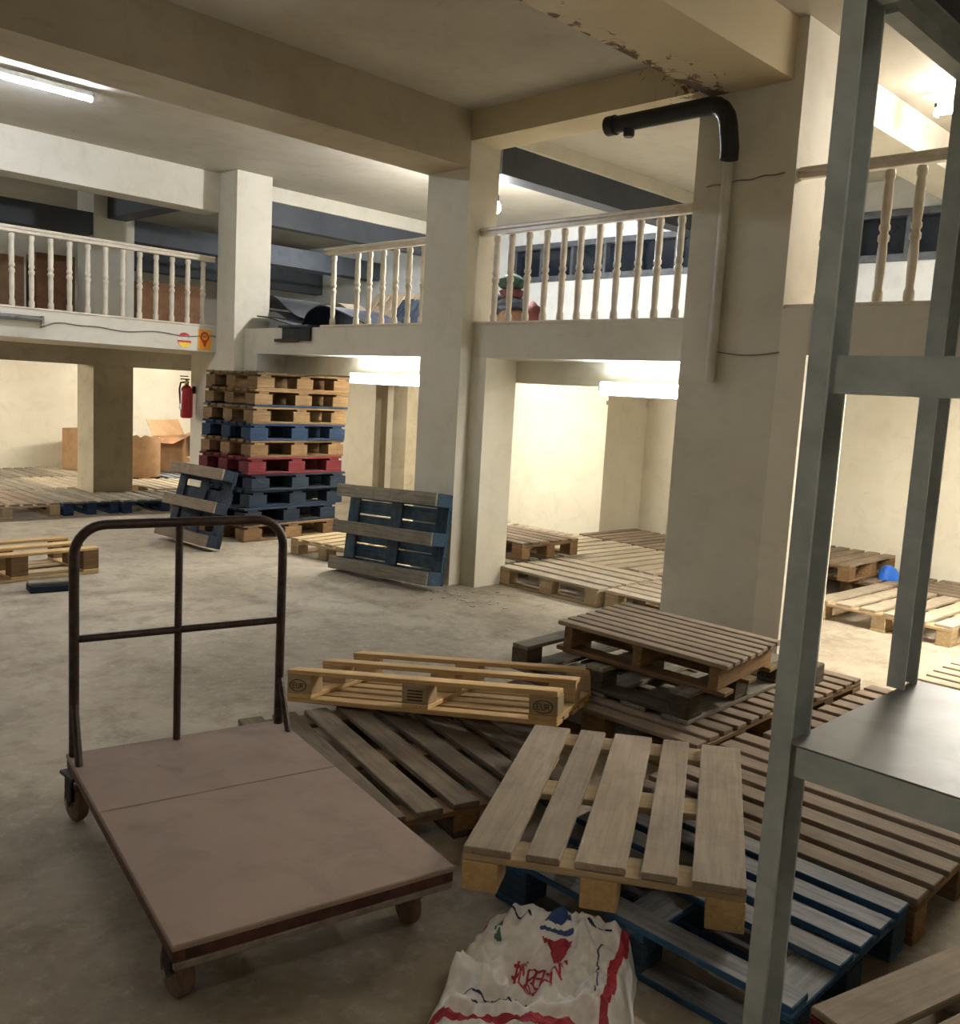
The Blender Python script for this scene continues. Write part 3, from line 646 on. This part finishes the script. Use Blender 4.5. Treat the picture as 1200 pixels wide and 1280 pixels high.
G = [[((0, .1), (1, .1)), ((.5, 0), (.5, 1)), ((.1, .45), (.9, .45)), ((0, .95), (1, .95)), ((.2, .45), (.05, .95)), ((.8, .45), (.95, .95))],
     [((.1, 0), (.1, 1)), ((.1, .05), (.9, .05)), ((.9, .05), (.9, 1)), ((.1, .5), (.9, .5)), ((.1, .95), (.9, .95)), ((.5, .05), (.5, .95))],
     [((0, .3), (.45, .3)), ((.25, 0), (.25, 1)), ((0, .8), (.45, .6)), ((.55, .1), (1, .1)), ((.55, .45), (1, .45)), ((.78, .1), (.6, 1)), ((.78, .5), (1, 1))],
     [((.5, 0), (.1, .45)), ((.5, 0), (.95, .45)), ((.2, .5), (.8, .5)), ((.5, .3), (.5, .95)), ((.1, .95), (.95, .95)), ((.2, .72), (.8, .72))]]
for (gx, gy, sx_, sy_), g in zip(((.34, .34, .07, .075), (.425, .375, .10, .10), (.535, .40, .10, .10), (.39, .485, .10, .10), (.50, .51, .10, .095)), (G[2], G[1], G[0], G[3], G[1])):
    for a, b in g: strokes.append([(gx+a[0]*sx_, gy+a[1]*sy_), (gx+b[0]*sx_, gy+b[1]*sy_)])
decal('red_characters', 'print_red', lambda u, v: any(near_line(u, v, s, .006) for s in strokes), (.28, .66, .28, .64), 320)
def script(x0, x1, y, amp, ph):
    return [(x0+(x1-x0)*i/40, y+amp*math.sin(i*.8+ph)*(.5+.5*math.sin(i*.37+ph))) for i in range(41)]
s1, s2 = script(.15, .42, .655, .012, .3), script(.22, .40, .70, .016, 1.4)
decal('blue_lettering', 'print_navy', lambda u, v: near_line(u, v, s1, .004) or near_line(u, v, s2, .004) or near_line(u, v, [(.46, .65), (.45, .70)], .005) or near_line(u, v, [(.49, .64), (.48, .69)], .005), (.12, .55, .6, .75), 420)
s3 = [(p[1], p[0]) for p in script(.25, .56, .80, .012, .8)]
decal('blue_lettering', 'print_navy', lambda u, v: near_line(u, v, s3, .0035), (.76, .84, .22, .6), 420)
decal('blue_pen_mark', 'print_navy', lambda u, v: near_line(u, v, [(.72, .165), (.78, .135), (.82, .13)], .007), (.68, .85, .08, .2))
decal('blue_pen_mark', 'print_navy', lambda u, v: near_line(u, v, [(.22, .13), (.27, .115), (.36, .14)], .006), (.2, .4, .08, .18))
decal('green_patch', 'print_green', lambda u, v: in_poly(u, v, [(.15, .17), (.21, .16), (.23, .26), (.18, .27)]) and noise.noise(Vector((u*40, v*40, 1))) > -.15, (.13, .25, .14, .3))

# ------------------------------------------------------------------ pipe, conduits, cables
bp = empty('drain_pipe', 'thick black pipe elbow below the flaking beam', 'pipe', (4.62, 3.0, 3.1))
pts = [(0, .64, .045), (0, .2, .045), (0, -.06, .045)] + [(0, -.06-.12*math.sin(a), .045-.14*(1-math.cos(a))) for a in (R(20), R(40), R(60), R(80))] + [(0, -.2, -.2), (0, -.2, -.26)]
MB().sweep(pts, .05, 14).build('pipe_body', 'black_pipe', bp, smooth='auto')
MB().lathe([(.058, -.03), (.058, .03)], 14, Matrix.Translation((0, .62, .045)) @ Matrix.Rotation(PI/2, 4, 'X')).build('pipe_collar', 'black_pipe', bp, smooth='auto')
MB().lathe([(.028, -.03), (.034, -.02), (.034, .02)], 12, Matrix.Translation((0, .49, -.01))).build('plug', 'black_pipe', bp, smooth='auto')
tag(MB().sweep([(4.715, 2.86, 2.86), (4.715, 2.86, 1.64)], .03, 12).build('downpipe', 'pvc_pipe', smooth='auto'), 'pale plastic downpipe running down the broad column', 'pipe')
cb = [(4.742, 3.085-.02*i, 2.70+.004*math.sin(i*.8)) for i in range(28)]
tag(MB().sweep([(4.738, 3.0-.5*i/20, 2.74+.025*i/20+.004*math.sin(i)) for i in range(20)], .004, 6).build('cable', 'cable'), 'thin cable across the upper face of the broad column', 'cable')
tag(MB().sweep([(4.738, 2.86-.42*i/20, 1.815-.02*math.sin(i*.16)) for i in range(20)], .0035, 6).build('cable', 'cable'), 'thin sagging cable low across the broad column', 'cable')
pc = []
for i in range(40):
    x = 3.17+1.9*i/39; pc.append((min(x, 4.88), YB-.006, 1.905+.028*math.exp(-((x-3.35)/.12)**2)*1.2-.012*math.sin(i*.5)-.0*i+.02*(i/39)))
pc = [(3.17, YB-.006, 1.93), (3.16, YB-.006, 1.87)] + pc[2:]
tag(MB().sweep(pc, .006, 6).build('cable', 'cable'), 'loose cable from the unlit tube light along the left balcony edge', 'cable')

# ------------------------------------------------------------------ fire extinguisher and signs
FE = empty('fire_extinguisher', 'red fire extinguisher hanging on the short wall', 'extinguisher', (4.80, 9.2, 1.07))
MB().lathe([(.05, 0), (.062, .01), (.064, .03), (.064, .28), (.058, .31), (.04, .335), (.022, .345), (.02, .36)], 20).build('cylinder', 'ext_red', FE, smooth='auto')
MB().lathe([(.022, .355), (.022, .385), (.014, .39), (.014, .405)], 12).build('valve', 'brass', FE, smooth='auto')
MB().cbox(.1, .022, .012, .003, (-.02, 0, .41)).cbox(.09, .02, .01, .003, (-.03, 0, .44)).build('lever', 'black_plastic', FE)
MB().sweep([(0, .02, .38), (-.03, .075, .37), (-.04, .085, .30), (-.03, .08, .15), (-.02, .075, .08)], .009, 8).build('hose', 'black_plastic', FE, smooth='auto')
MB().cbox(.004, .05, .06, .001, (-.064, .015, .12)).build('label_sticker', 'sign_white', FE)
MB().cbox(.03, .03, .08, .003, (.08, 0, .3)).build('bracket', 'black_plastic', FE)
def disc(m, r, y0, y1, n=24, cx=0, cz=0, a0=0, a1=2*PI):
    P = [(cx+r*math.cos(a0+(a1-a0)*i/n), cz+r*math.sin(a0+(a1-a0)*i/n)) for i in range(n if a1-a0 > 6.2 else n+1)]
    b = len(m.v); k = len(P)
    m.v += [(x, y1, z) for x, z in P] + [(x, y0, z) for x, z in P]
    m.f.append(tuple(b+i for i in range(k))); m.f.append(tuple(b+k+i for i in reversed(range(k))))
    for i in range(k): j = (i+1) % k; m.f.append((b+i, b+k+i, b+k+j, b+j))
    return m
S1o = empty('round_sign', 'round red, white and yellow sticker on the left balcony edge', 'sign', (4.545, YB-.001, 1.87))
disc(MB(), .075, -.003, 0).build('plate', 'sign_white', S1o)
disc(MB(), .073, -.0045, -.003, 16, 0, 0, R(25), R(155)).build('top_band', 'sign_red', S1o)
disc(MB(), .073, -.0045, -.003, 20, 0, 0, R(200), R(340)).build('bottom_band', 'sign_yellow', S1o)
m = MB().quadbox(-.073, .073, -.0048, -.003, -.024, -.004)
m.build('middle_band', 'sign_red', S1o)
S2o = empty('orange_sign', 'orange sticker with a red ring emblem on the left balcony edge', 'sign', (4.767, YB-.001, 1.886))
MB().cbox(.15, .003, .2, .001, (0, -.0015, 0)).build('plate', 'sign_orange', S2o)
def ring(m, r0, r1, y, cz, n=24):
    b = len(m.v)
    for i in range(n):
        a = 2*PI*i/n; m.v += [(r0*math.cos(a), y, cz+r0*math.sin(a)), (r1*math.cos(a), y, cz+r1*math.sin(a))]
    for i in range(n): k = (i+1) % n; m.f.append((b+2*i, b+2*k, b+2*k+1, b+2*i+1))
    return m
rg = ring(MB(), .032, .05, -.0042, .03); b = len(rg.v); rg.v += [(-.03, -.0042, -.012), (.03, -.0042, -.012), (.006, -.0042, -.07), (-.006, -.0042, -.07)]; rg.f.append((b, b+3, b+2, b+1))
b = len(rg.v); rg.v += [(-.02, -.0042, .025), (.02, -.0042, .025), (.02, -.0042, .033), (-.02, -.0042, .033)]; rg.f.append((b, b+1, b+2, b+3))
rg.build('emblem', 'sign_red', S2o)

# ------------------------------------------------------------------ cartons under the left mezzanine
def carton(label, pos, rz, sx, sy, sz, flaps=True, tilt=(0, 0), mat='cardboard'):
    t = empty('carton', label, 'carton', pos, (R(tilt[0]), R(tilt[1]), R(rz))); th = .006
    for s in (-1, 1):
        MB().cbox(sx, th, sz, .001, (0, s*(sy/2-th/2), sz/2)).build('side_panel', mat, t)
        MB().cbox(th, sy-2*th, sz, .001, (s*(sx/2-th/2), 0, sz/2)).build('side_panel', mat, t)
    MB().cbox(sx-.02, sy-.02, th, .001, (0, 0, th/2)).build('bottom_panel', 'cardboard_dark', t)
    if flaps:
        for s, an in ((-1, 35), (1, 62)):
            MB().cbox(sx, sy*.45, th, .001, (0, s*sy*.225, 0)).build('flap', mat, t, (0, s*sy/2, sz), (s*R(an), 0, 0))
            MB().cbox(sx*.4, sy, th, .001, (s*sx*.2, 0, 0)).build('flap', 'cardboard_dark' if s < 0 else mat, t, (s*sx/2, 0, sz), (0, -s*R(an-50), 0))
    else: MB().cbox(sx, sy, th, .001, (0, 0, sz+th/2)).build('top_panel', mat, t)
    return t
carton('tall brown carton half hidden left of the grey pillar', (5.30, 13.0, .15), 20, .5, .4, .56, False)
carton('open brown carton with raised flaps against the back wall', (6.5, 12.5, .15), 25, .7, .55, .5, True)
carton('low brown carton beside the short wall under the slab', (6.75, 11.55, .15), 12, .7, .5, .34, True)
sh = MB(); nn = 16
for j in range(2):
    for i in range(nn+1):
        a = R(200+150*i/nn); x, y = .30*math.cos(a), .30*math.sin(a)
        ztop = .55 - .25*max(0, (i/nn-.45))**1.0 + .02*math.sin(i*2.3)
        sh.v += [(x, y, j*ztop), (x*.965, y*.965, j*ztop)]
st_ = 2*(nn+1)
for i in range(nn):
    a = 2*i; sh.f += [(a, a+2, st_+a+2, st_+a), (a+1, st_+a+1, st_+a+3, a+3), (st_+a, st_+a+2, st_+a+3, st_+a+1), (a, a+1, a+3, a+2)]
sh.f += [(0, st_, st_+1, 1), (2*nn, 2*nn+1, st_+2*nn+1, st_+2*nn)]
tag(sh.build('cardboard_sheet', 'cardboard', None, (5.58, 12.05, .148), (0, 0, R(35)), 'auto'), 'curled brown cardboard sheet standing right of the grey pillar', 'cardboard')
def blob(name, label, cat, pos, r, mat, seed, rz=0, group=None):
    bm = bmesh.new(); bmesh.ops.create_icosphere(bm, subdivisions=3, radius=1)
    for v in bm.verts:
        k = 1+.22*noise.noise(v.co*1.7+Vector((seed, 0, 0)))+.07*noise.noise(v.co*5+Vector((0, seed, 0)))
        v.co = Vector((v.co.x*r[0]*k, v.co.y*r[1]*k, max(-r[2]*.8, v.co.z*r[2]*k)+r[2]*.8))
    me = bpy.data.meshes.new(name); bm.to_mesh(me); bm.free(); me.materials.append(MATS[mat])
    for p in me.polygons: p.use_smooth = True
    return tag(add(name, me, None, pos, (0, 0, R(rz))), label, cat, group)
blob('plastic_bag', 'pale yellow plastic bag lying beside the cartons', 'bag', (6.12, 11.5, .146), (.1, .1, .12), 'bag_yellow', 2)
cr_ = MB(); rq = random.Random(5)
for i in range(46):
    x, y, a, q = 4.72+rq.gauss(0, .13), 4.78+rq.gauss(0, .22), rq.uniform(0, 6.28), rq.uniform(.006, .028)
    P = [(x+q*rq.uniform(.6, 1)*math.cos(a+k*1.256), y+q*rq.uniform(.6, 1)*math.sin(a+k*1.256)) for k in range(5)]
    cr_.prism(P, .0005, rq.uniform(.003, .011))
tag(cr_.build('plaster_crumbs', 'ceiling_paint'), 'crumbs of fallen plaster on the floor by the warm jamb', 'rubble', None, 'stuff')
# blue plastic scrap far right
cp = MB(); n = 20
for r_, z in ((.085, 0), (.08, .05), (.06, .09), (.03, .115), (.0, .12)):
    for i in range(n): a = 2*PI*i/n; k = 1+.12*math.sin(3*a); cp.v.append((r_*k*math.cos(a), r_*k*math.sin(a), z))
for j in range(4):
    for i in range(n): k = (i+1) % n; cp.f.append((j*n+i, j*n+k, (j+1)*n+k, (j+1)*n+i))
cp.f.append(tuple(reversed(range(n))))
tag(cp.build('blue_plastic_scrap', 'plastic_blue', None, (7.87, 2.92, .146), (0, 0, .4), 'auto'), 'small bright blue plastic scrap on the pallets by the back wall', 'plastic scrap')

# ------------------------------------------------------------------ things on the mezzanines
def sheet(name, label, cat, pos, sx, sy, zf, mat, rz=0, group=None, n=40):
    """crumpled sheet: closed top surface down to its floor outline"""
    m = MB()
    for j in range(n+1):
        for i in range(n+1):
            u, v = i/n, j/n; d = min(u, 1-u, v, 1-v); k = min(1, d/.12); k = k*k*(3-2*k)
            wob = 1+.12*noise.noise(Vector((u*4, v*4, sx*7)))
            m.v.append(((u-.5)*sx*wob, (v-.5)*sy*wob, .004+max(0, zf(u, v))*k+.006*k*noise.noise(Vector((u*14, v*14, sy)))))
    for j in range(n):
        for i in range(n): a = j*(n+1)+i; m.f.append((a, a+1, a+n+2, a+n+1))
    b = len(m.v); e = [i for i in range(n+1)]+[j*(n+1)+n for j in range(1, n+1)]+[n*(n+1)+i for i in range(n-1, -1, -1)]+[j*(n+1) for j in range(n-1, 0, -1)]
    for q in e: x, y, z = m.v[q]; m.v.append((x, y, .0))
    for i in range(len(e)): k = (i+1) % len(e); m.f.append((e[k], e[i], b+i, b+k))
    m.f.append(tuple(b+i for i in reversed(range(len(e)))))
    return tag(m.build(name, mat, None, pos, (0, 0, R(rz)), True), label, cat, group)
def curl(label, mat, yz, x0, x1, th=.012, name='rubber_sheet', cat='sheet', wob=.02):
    """stiff curled sheet: profile in y-z, length along x, real thickness"""
    P = []
    for a, b in zip(yz, yz[1:]):
        for t in range(5): P.append((a[0]+(b[0]-a[0])*t/5, a[1]+(b[1]-a[1])*t/5))
    P.append(yz[-1])
    for _ in range(3): P = [P[0]]+[tuple((P[i-1][k]+2*P[i][k]+P[i+1][k])/4 for k in (0, 1)) for i in range(1, len(P)-1)]+[P[-1]]
    m = MB(); n = 10; k = len(P)
    for sgn in (1, 0):
        for i in range(n+1):
            for j, (y, z) in enumerate(P):
                x = x0+(x1-x0)*i/n; dz = wob*noise.noise(Vector((x*3, y*3, x0)))
                m.v.append((x, y+dz, z+dz*.5+sgn*th))
    o = (n+1)*k
    for i in range(n):
        for j in range(k-1):
            a = i*k+j; m.f.append((a, a+k, a+k+1, a+1)); m.f.append((o+a, o+a+1, o+a+k+1, o+a+k))
    for i in range(n):
        for j in (0, k-1):
            a = i*k+j; q = (a, o+a, o+a+k, a+k); m.f.append(q if j == 0 else tuple(reversed(q)))
    for j in range(k-1):
        for i in (0, n):
            a = i*k+j; q = (a, a+1, o+a+1, o+a); m.f.append(q if i == 0 else tuple(reversed(q)))
    return tag(m.build(name, mat, None, smooth='auto'), label, cat, 'sheets heaped beside the corner column')
curl('shiny black curled sheet, highest beside the corner column', 'tarp_black', [(8.9, 2.30), (8.62, 2.385), (8.4, 2.36), (8.2, 2.24), (8.0, 2.15), (7.85, 2.13)], 5.36, 5.9)
curl('lower black sheet lying flat at the foot of the curled one', 'tarp_black', [(8.38, 2.15), (8.1, 2.12), (7.8, 2.06), (7.5, 2.03)], 5.12, 5.85)
curl('grey sheet between the two black sheets', 'bundle_grey', [(8.7, 2.24), (8.4, 2.22), (8.15, 2.12), (7.8, 2.09)], 5.37, 5.8)
curl('beige sheet draped over the heap behind the short balustrade', 'tarp_beige', [(8.95, 2.25), (8.6, 2.28), (8.3, 2.36), (8.1, 2.36), (7.85, 2.25), (7.55, 2.13)], 5.92, 6.2)
curl('dark navy arched sheet at the open end of the short balustrade', 'tarp_blue', [(7.6, 2.03), (7.5, 2.17), (7.3, 2.23), (7.1, 2.2), (6.75, 2.10), (6.55, 2.03)], 5.12, 5.7)
rm = empty('rubber_mat', 'dark mats hanging over the notched slab edge', 'mat', (5.1, 7.5, 1.93))
MB().cbox(.3, .5, .025, .004, (.02, 0, .1)).build('upper_mat', 'tarp_blue', rm); MB().cbox(.02, .46, .13, .004, (-.1, -.02, .03)).build('hanging_flap', 'tarp_black', rm); MB().cbox(.024, .4, .03, .004, (-.1, .14, -.03)).build('lower_edge', 'wood_dark', rm)
pallet('slatted pale pallet leaning in the heap behind the short balustrade', (6.5, 7.72, 2.25), (0, -48, 12), .6, .95, .09, 'wood_nat', deck='wood_top', n=9)
pallet('small grey slatted panel leaning behind the short balustrade, nearest the middle column', (6.1, 6.62, 2.18), (0, -50, -8), .46, .5, .07, 'wood_grey', n=6)
pallet('small navy slatted panel behind the middle of the short balustrade', (6.1, 7.12, 2.18), (0, -50, 8), .46, .42, .07, 'navy_paint', n=5)
BG = 'bundles heaped on the right mezzanine'
blob('bundle', 'tan bundle at the bottom of the heap behind the glossy balustrade', 'bundle', (6.2, 5.84, S1), (.15, .15, .15), 'bundle_tan', 7.9, 0, BG)
blob('bundle', 'dark blue bundle lying on the tan one', 'bundle', (6.2, 5.85, 2.25), (.13, .13, .075), 'tarp_blue', 1.9, 0, BG)
blob('bundle', 'maroon bundle under the dark green one', 'bundle', (6.2, 5.86, 2.365), (.11, .11, .055), 'bundle_maroon', 3.4, 0, BG)
blob('bundle', 'dark green bundle on top of the heap', 'bundle', (6.2, 5.87, 2.45), (.12, .12, .075), 'bundle_green', 1.2, 0, BG)
blob('bundle', 'brown bundle leaning at the right of the heap', 'bundle', (6.2, 5.6, S1), (.11, .09, .17), 'bundle_maroon', 5.6, 0, BG)
blob('bundle', 'grey bundle at the left of the heap next to the middle column', 'bundle', (6.25, 6.16, S1), (.13, .12, .17), 'bundle_grey', 6.1, 0, BG)
blob('bundle', 'black bag on the grey bundle next to the middle column', 'bundle', (6.25, 6.16, 2.28), (.12, .11, .09), 'bundle_black', 6.8, 0, BG)
carton('light brown carton standing on the left mezzanine, leftmost', (3.72, 11.62, S1), 6, .4, .4, .74, False)
carton('dark brown carton on the left mezzanine left of the cream pillar', (4.2, 11.35, S1), -4, .42, .4, .78, False, mat='cardboard_dark')
carton('dark brown carton on the left mezzanine right of the cream pillar', (5.42, 11.4, S1), 3, .42, .4, .62, False, mat='cardboard_dark')
carton('reddish carton on the left mezzanine nearest the corner column', (5.88, 11.45, S1), -5, .42, .4, .64, False, mat='cardboard_dark')
